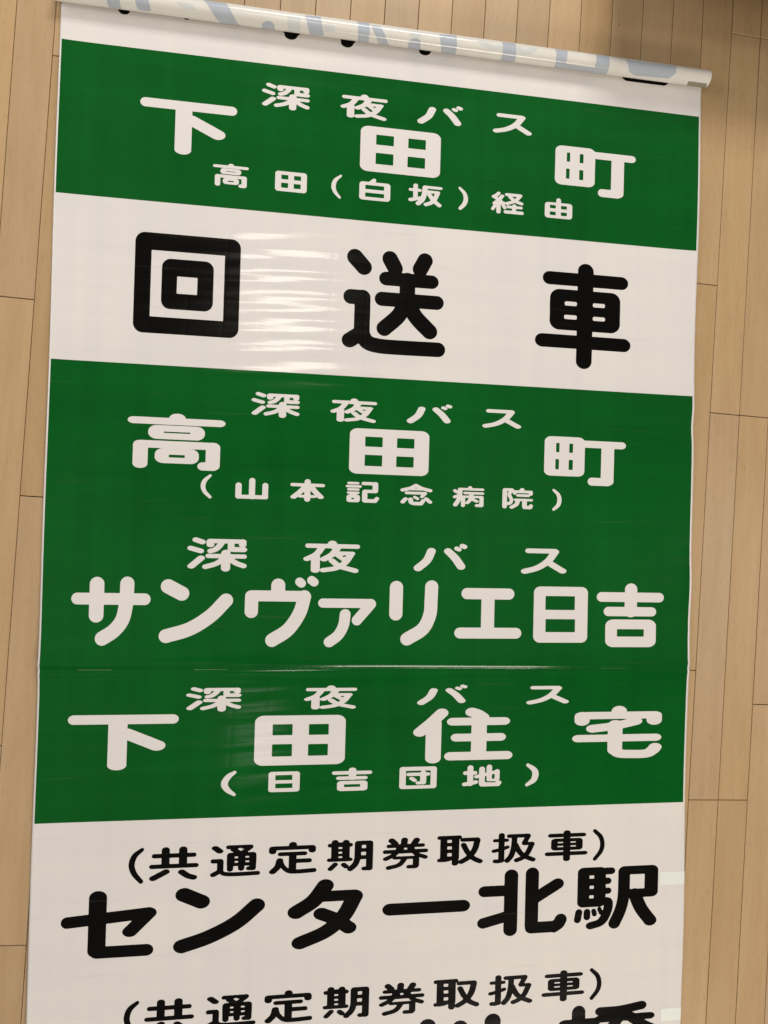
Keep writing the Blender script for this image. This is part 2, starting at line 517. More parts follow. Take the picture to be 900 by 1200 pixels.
def poly_sdf(X, Y, P):
    d = np.full(X.shape, 1e9); inside = np.zeros(X.shape, bool)
    n = len(P)
    for i in range(n):
        ax, ay = P[i]; bx, by = P[(i+1) % n]
        dx, dy = bx-ax, by-ay
        t = np.clip(((X-ax)*dx+(Y-ay)*dy)/(dx*dx+dy*dy+1e-12), 0, 1)
        d = np.minimum(d, np.hypot(X-ax-t*dx, Y-ay-t*dy))
        cond = ((ay > Y) != (by > Y))
        xi = ax + (Y-ay)*dx/(dy if abs(dy) > 1e-12 else 1e-12)
        inside ^= (cond & (X < xi))
    return np.where(inside, -d, d)


def glyph_field(frame, ops, h, mapper=None):
    """ops: ('s'|'c', rx, ry, pts[, weights]) strokes (straight/curved); ('b', tl, br, rx, ry) rounded box;
       ('h', tl, br) square hole; ('p', pts) filled polygon; a leading '-' cuts away"""
    mp = mapper or (lambda x, y: pt(frame, x, y))
    allp = []
    prep = []
    xs = [p for o in ops for p in (o[3] if o[0].strip('-') in 'sc' else (o[1] if o[0].strip('-') == 'p' else [o[1], o[2]]))]
    mx = sum(p[0] for p in xs)/len(xs); my = sum(p[1] for p in xs)/len(xs)
    e = frame[2]*2.0
    a, b = mp(mx-e, my), mp(mx+e, my); c, d = mp(mx, my-e), mp(mx, my+e)
    sx = abs(b[0]-a[0])/(2*e); sy = abs(d[1]-c[1])/(2*e)
    for o in ops:
        k = o[0].strip('-'); cut = o[0].startswith('-')
        if k in ('s', 'c'):
            rx, ry = o[1]*sx, o[2]*sy
            P = [mp(*q[:2]) for q in o[3]]
            W = list(o[4]) if len(o) > 4 else [1.0]*len(P)
            if k == 's' and not cut:
                P = snap(P)
            P = [(p[0]/rx, p[1]/ry) for p in P]
            if k == 'c' and len(P) > 2:
                PW = catmull([(p[0], p[1], w) for p, w in zip(P, W)])
                P = PW[:, :2].tolist(); W = PW[:, 2].tolist()
            prep.append((k, cut, rx, ry, P, W))
            for p in P:
                allp += [((p[0]-1)*rx, (p[1]-1)*ry), ((p[0]+1)*rx, (p[1]+1)*ry)]
        elif k == 'b' or k == 'h':
            A, B = mp(*o[1]), mp(*o[2])
            if k == 'b':
                rx, ry = o[3]*sx, o[4]*sy
                prep.append(('b', cut, rx, ry, (A, B), None))
                allp += [A, B]
            else:
                r = 0.0012
                prep.append(('b', True, r, r, (A, B), None))
        elif k == 'p':
            P = [mp(*q) for q in o[1]]
            prep.append(('p', cut, 1, 1, P, None))
            if not cut: allp += P
    allp = np.array(allp)
    lo = allp.min(0)-2.5*h; hi = allp.max(0)+2.5*h
    nu = int((hi[0]-lo[0])/h)+2; nv = int((hi[1]-lo[1])/h)+2
    us = lo[0]+h*np.arange(nu); vs = lo[1]+h*np.arange(nv)
    U, V = np.meshgrid(us, vs)
    F = np.full(U.shape, 1e3)
    for k, cut, rx, ry, P, W in prep:
        if k in ('s', 'c'):
            f = seg_sdf(U/rx, V/ry, P, W)*min(rx, ry)
        elif k == 'b':
            (x0, y0), (x1, y1) = P
            cx, cy = (x0+x1)/2, (y0+y1)/2
            hx, hy = (x1-x0)/2, (y1-y0)/2
            qx = np.abs(U-cx)/rx-hx/rx+1; qy = np.abs(V-cy)/ry-hy/ry+1
            f = (np.hypot(np.maximum(qx, 0), np.maximum(qy, 0)) + np.minimum(np.maximum(qx, qy), 0) - 1)*min(rx, ry)
        else:
            f = poly_sdf(U, V, P)
        F = np.maximum(F, -f) if cut else np.minimum(F, f)
    return us, vs, F


def contour_mesh(us, vs, F):
    """filled polygon mesh of F<0 (marching squares); returns 2-D points and faces"""
    F = np.where(np.abs(F) < 1e-7, -1e-7, F)
    ins = F < 0
    nv, nu = F.shape
    U, V = np.meshgrid(us, vs)
    gid = np.full(F.shape, -1)
    pts = []
    k = int(ins.sum())
    gid[ins] = np.arange(k)
    P = [np.stack([U[ins], V[ins]], -1)]
    # horizontal edge crossings
    hx = ins[:, :-1] != ins[:, 1:]
    t = F[:, :-1]/(F[:, :-1]-F[:, 1:]+1e-30)
    hid = np.full(hx.shape, -1); n = int(hx.sum()); hid[hx] = k+np.arange(n); k += n
    X = U[:, :-1]+t*(U[:, 1:]-U[:, :-1]); P.append(np.stack([X[hx], V[:, :-1][hx]], -1))
    vx = ins[:-1, :] != ins[1:, :]
    t = F[:-1, :]/(F[:-1, :]-F[1:, :]+1e-30)
    vid = np.full(vx.shape, -1); n = int(vx.sum()); vid[vx] = k+np.arange(n); k += n
    Y = V[:-1, :]+t*(V[1:, :]-V[:-1, :]); P.append(np.stack([U[:-1, :][vx], Y[vx]], -1))
    P = np.vstack(P)
    c = [gid[:-1, :-1], gid[:-1, 1:], gid[1:, 1:], gid[1:, :-1]]           # corners 0..3 clockwise on the sheet
    e = [hid[:-1, :], vid[:, 1:], hid[1:, :], vid[:, :-1]]                 # edges 0-1,1-2,2-3,3-0
    code = (ins[:-1, :-1]*1 + ins[:-1, 1:]*2 + ins[1:, 1:]*4 + ins[1:, :-1]*8)
    faces = []
    for cs in range(1, 16):
        msk = code == cs
        if not msk.any():
            continue
        if cs == 5:
            polys = [[('c', 0), ('e', 0), ('e', 3)], [('c', 2), ('e', 2), ('e', 1)]]
        elif cs == 10:
            polys = [[('c', 1), ('e', 1), ('e', 0)], [('c', 3), ('e', 3), ('e', 2)]]
        else:
            poly = []
            for i in range(4):
                if cs >> i & 1: poly.append(('c', i))
                if (cs >> i & 1) != (cs >> ((i+1) % 4) & 1): poly.append(('e', i))
            polys = [poly]
        for poly in polys:
            A = np.stack([(c if a == 'c' else e)[i][msk] for a, i in poly], -1)
            faces += A[:, ::-1].tolist()
    return P, faces


G = {}       # traced characters: key -> (frame, ops)
CACHE = {}


def trace(key, frame, ops):
    G[key] = (frame, ops)


def outline(key):
    if key not in CACHE:
        frame, ops = G[key]
        CACHE[key] = contour_mesh(*glyph_field(frame, ops, 0.0011))
    return CACHE[key]


def put(key, parent, mat, eps, box=None, dv=0.0, ch=None):
    """print a traced character; box = picture points touching its left, right, top and bottom"""
    P, F = outline(key)
    P = P.copy()
    if box is not None:
        (lx, ly, rx, ry, tx, ty, bx, by) = box
        u0 = unproj(lx, ly)[0]; u1 = unproj(rx, ry)[0]; v0 = unproj(tx, ty)[1]; v1 = unproj(bx, by)[1]
        lo, hi = P.min(0), P.max(0)
        P = (P-lo)/(hi-lo)*np.array([u1-u0, v1-v0])+np.array([u0, v0])
    P[:, 1] += dv
    Z = H(P[:, 0], P[:, 1])+eps
    me = mesh_from('character', np.stack([P[:, 0], -P[:, 1], Z], -1).tolist(), F)
    o = link('character', me, mat, parent)
    colour = 'white' if mat is M_WHITE else 'black'
    o['label'] = '%s printed character %s' % (colour, ch or key.rstrip('0123456789'))
    return o


# ---- traced stroke by stroke (frame = picture x, y of the origin and units per picture pixel)
trace('深', (210, 630, 10), [
    ('s', 40, 28, [(198, 24), (272, 50)]), ('s', 38, 27, [(136, 122), (254, 155)]), ('s', 45, 28, [(142, 333), (258, 238)]),
    ('s', 45, 25, [(370, 41), (745, 45)]), ('s', 45, 27, [(365, 48), (368, 84)]), ('s', 44, 25, [(745, 45), (744, 88)]),
    ('c', 38, 26, [(500, 60), (470, 100), (425, 138), (368, 156)]),
    ('s', 40, 25, [(611, 60), (611, 140), (755, 140)]), ('s', 44, 29, [(640, 142), (753, 138)]),
    ('s', 30, 25, [(340, 215), (763, 220)]), ('s', 54, 40, [(548, 182), (544, 357)]),
    ('c', 38, 27, [(520, 250), (430, 305), (308, 340)]), ('c', 38, 28, [(590, 250), (670, 300), (753, 331)])])
trace('夜', (350, 625, 10), [
    ('s', 56, 40, [(395, 126), (395, 140)]), ('s', 28, 25, [(105, 145), (690, 155)]),
    ('c', 42, 25, [(265, 175), (205, 245), (95, 298)]), ('s', 52, 30, [(197, 270), (193, 431)]),
    ('c', 45, 26, [(450, 175), (395, 245), (295, 302)]), ('s', 38, 22, [(480, 234), (624, 236)]),
    ('c', 42, 25, [(615, 240), (545, 340), (440, 405), (288, 430)]), ('c', 40, 26, [(390, 320), (480, 385), (660, 438)]),
    ('s', 40, 25, [(440, 240), (560, 325)]),
    ('-c', 6, 6, [(415, 280), (440, 305), (475, 325)]), ('-p', [(505, 262), (545, 262), (525, 279)])])
trace('バ', (480, 625, 4.737), [
    ('c', 24, 18, [(120, 99), (95, 150), (46, 192)]), ('c', 24, 18, [(212, 99), (250, 136), (284, 184)], [0.92, 1, 1]),
    ('s', 14, 11, [(260, 84), (273, 90)]), ('s', 15, 12, [(291, 70), (304, 75)])])
trace('ス', (480, 625, 4.737), [
    ('s', 18, 13, [(658, 97), (805, 99)]), ('c', 22, 14, [(806, 103), (765, 155), (705, 192), (638, 210)]),
    ('s', 22, 14, [(765, 160), (846, 209)])])
trace('下', (70, 820, 6), [
    ('s', 42, 33, [(102, 140), (797, 134)]), ('s', 67, 33, [(410, 150), (404, 460)]), ('s', 62, 36, [(470, 236), (683, 319)])])
trace('田', (395, 490, 7.5), [
    ('b', (113, 87), (799, 512), 70, 52), ('h', (247, 163), (398, 257)), ('h', (526, 178), (676, 270)),
    ('h', (242, 322), (393, 426)), ('h', (519, 337), (669, 436))])
trace('町', (625, 500, 7.5), [
    ('b', (97, 82), (442, 442), 60, 45), ('h', (197, 143), (224, 226)), ('h', (312, 150), (343, 232)),
    ('h', (190, 285), (219, 376)), ('h', (307, 292), (341, 382)),
    ('s', 38, 31, [(420, 152), (771, 171)]), ('s', 57, 40, [(650, 180), (643, 482)]), ('s', 38, 35, [(510, 485), (645, 488)])])
trace('高', (140, 480, 6), [
    ('s', 58, 35, [(409, 65), (409, 72)]), ('s', 42, 24, [(102, 70), (705, 102)]),
    ('b', (205, 106), (600, 221), 60, 45), ('h', (312, 155), (499, 173)),
    ('s', 50, 26, [(150, 237), (655, 263)]), ('s', 52, 32, [(152, 247), (143, 378)]),
    ('s', 51, 36, [(657, 270), (657, 395)]), ('s', 40, 29, [(588, 400), (657, 403)]),
    ('b', (251, 270), (557, 386), 60, 42), ('h', (348, 317), (460, 341))])
trace('白', (380, 190, 10), [
    ('b', (412, 226), (769, 473), 42, 32), ('h', (480, 270), (699, 341)), ('h', (478, 360), (698, 430)),
    ('s', 26, 22, [(582, 221), (552, 245)])])
trace('(1', (380, 190, 10), [('c', 26, 22, [(193, 167), (128, 220), (107, 290), (125, 355), (178, 420)], [.55, .9, 1, .85, .6])])
trace(')1', (470, 200, 10), [('c', 26, 22, [(685, 208), (738, 268), (756, 335), (738, 395), (690, 446)], [.6, .85, 1, 1, .8])])
trace('坂', (470, 200, 10), [
    ('s', 27, 20, [(170, 176), (165, 325)]), ('s', 18, 16, [(106, 221), (222, 237)]), ('c', 28, 20, [(111, 342), (165, 335), (225, 322)], [1, .9, .8]),
    ('s', 24, 16, [(280, 196), (460, 214)]), ('c', 30, 22, [(280, 200), (270, 280), (245, 345), (198, 387)]),
    ('s', 28, 16, [(310, 250), (428, 262)]), ('c', 27, 20, [(428, 266), (395, 335), (350, 380), (289, 400)]),
    ('c', 27, 20, [(330, 285), (375, 350), (445, 413)])])
trace('経', (560, 210, 7.5), [
    ('c', 17, 13, [(180, 127), (162, 143), (136, 156)]), ('s', 16, 12, [(140, 157), (198, 192)]),
    ('c', 17, 13, [(212, 152), (180, 185), (143, 214)]), ('s', 15, 11, [(142, 214), (222, 210)]),
    ('s', 19, 14, [(180, 212), (178, 290)]), ('s', 15, 12, [(146, 236), (128, 263)]), ('s', 15, 12, [(218, 226), (233, 256)]),
    ('s', 17, 13, [(252, 140), (370, 150)]), ('c', 17, 13, [(370, 153), (325, 195), (252, 218)]),
    ('c', 17, 13, [(280, 160), (320, 195), (380, 221)]),
    ('s', 14, 12, [(262, 246), (377, 258)]), ('s', 18, 13, [(318, 238), (312, 295)]), ('s', 15, 14, [(238, 289), (385, 305)])])
trace('由', (560, 210, 7.5), [
    ('b', (586, 201), (823, 361), 30, 24), ('h', (630, 228), (681, 262)), ('h', (727, 239), (778, 273)),
    ('h', (628, 286), (680, 322)), ('h', (726, 296), (777, 331)), ('s', 21, 20, [(706, 193), (703, 320)])])
trace('回', (140, 260, 5), [
    ('b', (97, 57), (696, 686), 56, 56), ('h', (190, 167), (607, 584)),
    ('b', (252, 215), (546, 531), 52, 52), ('h', (339, 322), (455, 432))])
trace('送', (390, 280, 5), [
    ('s', 46, 46, [(130, 107), (182, 167)]), ('s', 43, 43, [(105, 340), (165, 343)]), ('s', 46, 46, [(173, 346), (169, 555)]),
    ('s', 45, 43, [(97, 594), (165, 552)]), ('c', 44, 43, [(169, 555), (200, 606), (270, 629), (400, 640), (613, 652)]),
    ('s', 45, 45, [(335, 118), (365, 175)]), ('s', 45, 45, [(540, 130), (512, 180)]),
    ('s', 42, 40, [(313, 235), (578, 254)]), ('s', 41, 41, [(286, 352), (608, 378)]), ('s', 46, 40, [(438, 240), (434, 370)]),
    ('c', 45, 45, [(428, 365), (385, 450), (300, 526)]), ('c', 46, 45, [(436, 370), (485, 460), (565, 546)])])
trace('車', (610, 300, 5), [
    ('s', 46, 45, [(381, 94), (365, 619)]), ('s', 40, 38, [(168, 128), (588, 165)]), ('s', 42, 39, [(124, 493), (599, 527)]),
    ('b', (171, 191), (577, 459), 56, 54),
    ('-b', (256, 267), (327, 297), 9, 9), ('-b', (421, 279), (491, 308), 9, 9), ('-b', (252, 346), (326, 376), 9, 9), ('-b', (420, 358), (491, 387), 9, 9)])
trace('(2', (225, 550, 7.5), [('c', 21, 19, [(162, 55), (113, 100), (98, 148), (112, 195), (158, 243)], [.6, .9, 1, .85, .7])])
trace('山', (225, 550, 7.5), [
    ('s', 27, 22, [(410, 138), (408, 236)]), ('s', 27, 23, [(529, 99), (527, 240)]), ('s', 26, 22, [(644, 142), (643, 240)]),
    ('s', 25, 17, [(408, 240), (645, 246)])])
trace('本', (335, 550, 10), [
    ('s', 27, 19, [(79, 178), (431, 192)]), ('s', 36, 32, [(257, 148), (247, 348)]), ('c', 38, 21, [(245, 190), (170, 260), (90, 323)]),
    ('c', 38, 22, [(280, 190), (340, 260), (405, 326)]), ('s', 25, 16, [(165, 317), (335, 317)])])
trace('記', (400, 555, 10), [
    ('s', 20, 14, [(88, 111), (191, 112)]), ('s', 20, 15, [(70, 147), (218, 151)]), ('s', 18, 14, [(84, 184), (195, 187)]),
    ('s', 18, 13, [(80, 222), (195, 225)]), ('b', (60, 245), (214, 337), 32, 26), ('-b', (115, 283), (150, 300), 6, 6),
    ('s', 20, 12, [(115, 241), (165, 242)]),
    ('s', 20, 19, [(256, 117), (385, 120)]), ('s', 33, 24, [(398, 125), (396, 206)]), ('s', 25, 19, [(275, 209), (396, 210)]),
    ('s', 31, 22, [(273, 213), (271, 315)]), ('s', 28, 21, [(273, 320), (392, 322)]), ('s', 26, 20, [(392, 321), (415, 294)])])
trace('念', (460, 560, 10), [
    ('c', 26, 19, [(272, 90), (205, 122), (115, 142)]), ('c', 26, 19, [(272, 90), (345, 126), (438, 151)]), ('s', 25, 12, [(215, 134), (330, 136)]),
    ('s', 20, 16, [(160, 176), (382, 182)]), ('s', 22, 16, [(378, 186), (342, 222)]),
    ('s', 27, 18, [(150, 246), (116, 282)]), ('c', 28, 19, [(208, 250), (216, 288), (252, 302)]), ('s', 28, 20, [(250, 302), (330, 302)]),
    ('s', 25, 19, [(335, 300), (355, 270)]), ('s', 20, 15, [(257, 226), (290, 245)]), ('s', 25, 17, [(391, 246), (437, 286)])])
trace('病', (520, 560, 10), [
    ('s', 25, 18, [(305, 116), (305, 128)]), ('s', 22, 14, [(185, 131), (450, 139)]), ('c', 27, 20, [(190, 138), (186, 200), (168, 260), (132, 315)]),
    ('s', 21, 17, [(127, 150), (150, 165)]), ('s', 21, 16, [(124, 223), (165, 208)]),
    ('s', 20, 14, [(245, 180), (452, 182)]), ('s', 24, 20, [(224, 226), (222, 322)]), ('s', 22, 13, [(224, 222), (435, 224)]),
    ('s', 25, 20, [(440, 232), (437, 318)]), ('s', 25, 17, [(384, 325), (437, 326)]),
    ('s', 26, 16, [(322, 185), (318, 228)]), ('c', 24, 15, [(318, 228), (300, 265), (272, 293)]), ('c', 24, 15, [(322, 232), (345, 258), (382, 276)])])
trace('院', (580, 560, 10), [
    ('s', 27, 22, [(117, 143), (104, 335)]), ('s', 25, 16, [(118, 138), (193, 139)]), ('c', 21, 18, [(193, 142), (165, 195), (188, 248), (178, 292), (140, 302)]),
    ('s', 28, 20, [(314, 141), (314, 155)]), ('s', 28, 16, [(228, 163), (412, 166)]), ('s', 24, 19, [(416, 170), (416, 190)]), ('s', 22, 18, [(227, 165), (227, 180)]),
    ('s', 22, 15, [(266, 207), (385, 209)]), ('s', 18, 14, [(232, 258), (424, 262)]), ('c', 26, 18, [(265, 262), (248, 310), (192, 344)]),
    ('s', 28, 20, [(342, 265), (342, 330)]), ('s', 28, 19, [(345, 347), (405, 349)]), ('s', 24, 18, [(408, 345), (417, 328)])])
trace(')3', (580, 560, 10), [('c', 25, 22, [(683, 143), (735, 195), (751, 255), (735, 320), (683, 370)], [.6, .85, 1, .95, .7])])
trace('サ', (75, 660, 6), [
    ('s', 41, 41, [(96, 246), (570, 253)]), ('s', 51, 50, [(238, 145), (226, 365)]),
    ('c', 50, 50, [(448, 143), (444, 215), (436, 300), (410, 400), (350, 475), (270, 527)])])
trace('ン', (175, 665, 6), [('s', 52, 50, [(135, 132), (230, 182)]), ('c', 50, 48, [(118, 480), (285, 430), (430, 340), (540, 230)])])
trace('ヴ', (275, 665, 6), [
    ('s', 49, 48, [(306, 125), (305, 190)]), ('s', 45, 38, [(120, 199), (485, 201)]), ('s', 46, 44, [(120, 205), (117, 309)]),
    ('c', 47, 47, [(490, 206), (455, 320), (375, 435), (262, 509)]), ('s', 32, 30, [(457, 100), (469, 111)]), ('s', 32, 30, [(541, 89), (558, 103)])])
trace('ァ', (350, 665, 6), [
    ('s', 32, 32, [(169, 249), (508, 253)]), ('s', 36, 36, [(507, 257), (408, 370)]), ('c', 38, 36, [(326, 328), (314, 405), (275, 475), (213, 522)])])
trace('リ', (440, 665, 6), [('s', 46, 46, [(147, 140), (141, 325)]), ('c', 46, 45, [(394, 135), (389, 230), (380, 330), (330, 430), (218, 501)])])
trace('エ', (520, 665, 6), [('s', 39, 39, [(162, 183), (455, 186)]), ('s', 40, 38, [(111, 458), (501, 461)]), ('s', 46, 38, [(308, 186), (304, 458)])])
trace('日', (610, 675, 5), [('b', (77, 60), (385, 389), 38, 36), ('h', (144, 116), (314, 199)), ('h', (143, 251), (314, 328))])
trace('吉', (610, 675, 5), [
    ('s', 36, 36, [(645, 79), (642, 205)]), ('s', 28, 28, [(472, 121), (808, 127)]), ('s', 28, 27, [(512, 207), (763, 209)]),
    ('b', (494, 253), (786, 415), 46, 38), ('h', (561, 310), (717, 354))])
trace('住', (475, 815, 6.6667), [
    ('c', 50, 34, [(283, 133), (205, 205), (110, 284)]), ('s', 60, 40, [(222, 215), (210, 486)]),
    ('c', 52, 34, [(517, 126), (560, 140), (600, 165)]), ('s', 46, 30, [(368, 200), (768, 196)]), ('s', 42, 30, [(393, 325), (740, 320)]),
    ('s', 45, 32, [(345, 470), (788, 463)]), ('s', 60, 28, [(574, 165), (568, 465)])])
trace('宅', (660, 815, 6.6667), [
    ('s', 60, 42, [(433, 121), (433, 135)]), ('s', 58, 28, [(145, 153), (708, 151)]), ('s', 58, 38, [(144, 165), (143, 195)]),
    ('s', 60, 38, [(707, 160), (706, 188)]), ('c', 50, 30, [(225, 257), (380, 238), (480, 217), (563, 197)]),
    ('s', 46, 28, [(112, 350), (716, 308)]), ('s', 57, 40, [(402, 230), (398, 420)]),
    ('c', 52, 32, [(398, 415), (430, 448), (520, 454), (640, 450), (690, 425), (712, 400)])])
trace('(5', (250, 890, 10), [('c', 40, 36, [(252, 145), (175, 200), (130, 280), (165, 350), (243, 406)], [.5, .85, 1, .85, .5])])
trace('団', (455, 885, 10), [
    ('b', (131, 134), (560, 380), 34, 30), ('h', (205, 178), (489, 343)), ('s', 25, 19, [(233, 220), (462, 214)]),
    ('s', 36, 28, [(411, 203), (401, 308)]), ('s', 25, 18, [(342, 319), (398, 317)]), ('s', 28, 18, [(270, 266), (304, 289)])])
trace('地', (530, 885, 7.5), [
    ('s', 26, 22, [(158, 106), (152, 245)]), ('s', 16, 16, [(108, 155), (200, 149)]), ('c', 20, 16, [(102, 252), (155, 245), (203, 231)]),
    ('s', 26, 24, [(258, 120), (256, 238)]), ('s', 20, 14, [(208, 185), (390, 138)]), ('s', 24, 22, [(322, 100), (320, 208)]),
    ('s', 22, 20, [(392, 138), (389, 200)]), ('s', 20, 12, [(335, 215), (382, 213)]), ('s', 26, 20, [(258, 250), (395, 248)]),
    ('s', 22, 18, [(395, 246), (406, 236)]), ('-s', 5, 5, [(293, 185), (292, 222)]), ('-s', 6, 5, [(293, 229), (372, 229)])])
trace(')5', (530, 885, 7.5), [('c', 28, 25, [(660, 82), (712, 120), (727, 160), (710, 213), (652, 256)], [.55, .85, 1, .9, .55])])
trace('(6', (140, 970, 7.5), [('c', 27, 24, [(202, 187), (135, 245), (109, 325), (132, 400), (190, 467)], [.65, .95, 1, .95, .8])])
trace('共', (140, 970, 7.5), [
    ('s', 20, 19, [(306, 244), (658, 232)]), ('s', 24, 19, [(286, 338), (674, 323)]), ('s', 36, 26, [(409, 192), (405, 325)]),
    ('s', 37, 26, [(563, 185), (558, 320)]), ('s', 34, 22, [(410, 381), (296, 441)]), ('c', 34, 22, [(549, 383), (600, 415), (650, 429)])])
trace('通', (235, 970, 10), [
    ('s', 44, 25, [(175, 233), (227, 270)]), ('s', 27, 25, [(145, 388), (240, 384)]), ('s', 38, 26, [(236, 388), (228, 500)]),
    ('s', 36, 25, [(147, 546), (215, 510)]), ('c', 28, 24, [(236, 490), (262, 528), (345, 538), (500, 533), (670, 522)]),
    ('s', 30, 23, [(330, 222), (592, 213)]), ('s', 32, 24, [(585, 220), (500, 280)]), ('s', 34, 25, [(385, 248), (465, 290)]),
    ('-b', (446, 232), (486, 252), 12, 8),
    ('b', (311, 288), (653, 432), 42, 34), ('s', 38, 30, [(349, 330), (347, 477)]), ('s', 40, 30, [(613, 320), (612, 462)]),
    ('s', 36, 23, [(568, 467), (612, 467)]), ('s', 38, 30, [(480, 300), (478, 467)]),
    ('h', (400, 331), (440, 350)), ('h', (400, 384), (440, 402)), ('h', (526, 325), (571, 342)), ('h', (526, 378), (571, 395))])
trace('定', (305, 970, 10), [
    ('s', 47, 32, [(383, 192), (383, 215)]), ('s', 45, 24, [(150, 235), (605, 222)]), ('s', 44, 28, [(147, 245), (145, 277)]),
    ('s', 44, 28, [(609, 228), (609, 257)]), ('s', 32, 23, [(236, 305), (520, 293)]), ('s', 45, 24, [(380, 300), (375, 500)]),
    ('s', 30, 25, [(390, 382), (575, 376)]), ('c', 42, 27, [(228, 378), (205, 450), (143, 512)]),
    ('c', 30, 25, [(240, 395), (265, 450), (330, 500), (430, 506), (629, 490)])])
trace('期', (370, 970, 10), [
    ('b', (183, 170), (395, 385), 25, 20),
    ('h', (265, 220), (310, 242)), ('h', (265, 277), (309, 297)), ('h', (265, 330), (309, 352)),
    ('s', 41, 30, [(225, 168), (223, 360)]), ('s', 41, 30, [(354, 166), (351, 360)]), ('s', 27, 23, [(166, 204), (408, 195)]),
    ('s', 30, 21, [(159, 373), (402, 367)]),
    ('s', 33, 22, [(227, 424), (170, 480)]), ('s', 33, 24, [(326, 428), (353, 448)]),
    ('b', (457, 150), (669, 358), 40, 32), ('c', 38, 28, [(497, 190), (492, 320), (465, 415), (404, 476)]),
    ('s', 41, 30, [(630, 200), (628, 465)]), ('s', 36, 23, [(567, 472), (625, 470)]),
    ('h', (540, 197), (588, 233)), ('h', (532, 278), (586, 315))])
trace('券', (440, 965, 10), [
    ('p', [(255, 245), (445, 245), (480, 345), (215, 350)]),
    ('s', 40, 28, [(190, 198), (228, 232)]), ('s', 40, 28, [(340, 188), (333, 240)]), ('s', 40, 28, [(481, 188), (448, 238)]),
    ('s', 28, 21, [(155, 263), (552, 249)]), ('s', 28, 22, [(111, 331), (588, 311)]),
    ('c', 33, 22, [(300, 260), (225, 355), (118, 413)]), ('c', 33, 22, [(385, 260), (465, 345), (579, 387)]),
    ('s', 30, 18, [(225, 402), (480, 388)]), ('c', 33, 23, [(345, 400), (275, 480), (151, 517)]),
    ('s', 38, 26, [(475, 395), (470, 485)]), ('s', 32, 22, [(390, 501), (465, 499)]),
    ('-p', [(262, 379), (290, 349), (425, 342), (455, 368)]), ('-b', (333, 281), (370, 301), 6, 5)])
trace('取', (500, 965, 10), [
    ('b', (160, 145), (376, 415), 15, 15),
    ('s', 27, 22, [(149, 165), (384, 157)]), ('s', 40, 30, [(335, 180), (331, 460)]), ('c', 28, 21, [(146, 429), (225, 424), (300, 400)]),
    ('h', (240, 190), (292, 221)), ('h', (240, 267), (292, 299)), ('h', (240, 345), (290, 380)),
    ('s', 30, 23, [(420, 186), (595, 182)]), ('c', 38, 25, [(592, 190), (560, 300), (490, 390), (402, 445)]),
    ('c', 34, 26, [(431, 248), (475, 330), (540, 400), (621, 437)])])
trace('扱', (565, 960, 10), [
    ('s', 36, 26, [(228, 184), (219, 480)]), ('s', 22, 19, [(145, 248), (290, 242)]), ('c', 27, 20, [(134, 371), (210, 353), (293, 323)]),
    ('c', 30, 23, [(149, 489), (190, 489), (220, 476)]), ('s', 28, 22, [(314, 191), (540, 188)]),
    ('c', 34, 27, [(378, 198), (368, 320), (338, 420), (290, 480)]), ('s', 31, 24, [(537, 192), (490, 274)]),
    ('s', 30, 19, [(492, 278), (580, 281)]), ('c', 33, 24, [(580, 284), (530, 385), (470, 445), (400, 476)]),
    ('c', 34, 25, [(385, 290), (440, 385), (510, 435), (590, 467)])])
trace(')6', (630, 955, 10), [('c', 27, 24, [(666, 181), (733, 250), (753, 335), (733, 420), (664, 511)], [.85, 1, 1, 1, .85])])
trace('セ', (60, 1020, 6), [
    ('s', 43, 40, [(114, 364), (690, 292)]), ('s', 54, 38, [(690, 292), (555, 424)]), ('s', 63, 48, [(330, 188), (322, 560)]),
    ('s', 52, 42, [(325, 567), (668, 558)])])
trace('ン6', (190, 1020, 6), [('s', 61, 48, [(156, 167), (276, 215)]), ('c', 60, 48, [(139, 529), (330, 462), (520, 362), (665, 240)])])
trace('タ', (320, 1010, 6), [
    ('c', 60, 46, [(367, 164), (285, 270), (162, 351)]), ('s', 50, 38, [(345, 237), (573, 231)]),
    ('c', 58, 44, [(574, 236), (495, 375), (370, 485), (188, 566)]), ('c', 55, 42, [(338, 361), (440, 400), (531, 458)])])
trace('ー', (440, 1010, 7.5), [('s', 66, 52, [(126, 416), (764, 380)])])
trace('北', (545, 1005, 6.6667), [
    ('s', 53, 48, [(361, 138), (348, 559)]), ('s', 46, 42, [(149, 263), (330, 254)]), ('s', 46, 41, [(139, 509), (320, 455)]),
    ('s', 52, 50, [(523, 124), (514, 520)]), ('s', 50, 44, [(514, 540), (690, 536)]), ('c', 48, 46, [(690, 534), (725, 510), (743, 479)]),
    ('s', 50, 42, [(720, 200), (545, 312)])])
trace('駅', (660, 1000, 6.6667), [
    ('b', (112, 111), (325, 409), 46, 38), ('s', 30, 27, [(170, 141), (373, 133)]), ('s', 28, 26, [(250, 214), (345, 212)]),
    ('s', 28, 25, [(250, 291), (345, 289)]), ('c', 36, 28, [(300, 370), (345, 372), (338, 450), (290, 530), (208, 561)]),
    ('h', (203, 170), (238, 193)), ('h', (203, 250), (235, 272)), ('h', (200, 325), (234, 347)),
    ('s', 27, 26, [(118, 458), (107, 515)]), ('s', 26, 26, [(183, 455), (180, 492)]), ('s', 19, 18, [(234, 446), (240, 470)]), ('s', 17, 17, [(278, 430), (290, 458)]),
    ('b', (428, 98), (733, 329), 50, 42), ('h', (516, 161), (629, 268)),
    ('c', 46, 42, [(473, 160), (466, 330), (440, 440), (394, 541)]), ('c', 52, 42, [(553, 310), (600, 420), (672, 517)])])
trace('川', (480, 1180, 5), [
    ('c', 50, 48, [(102, 112), (98, 250), (75, 360), (30, 440)]), ('s', 48, 46, [(292, 118), (284, 400)]), ('s', 48, 46, [(485, 78), (472, 450)])])
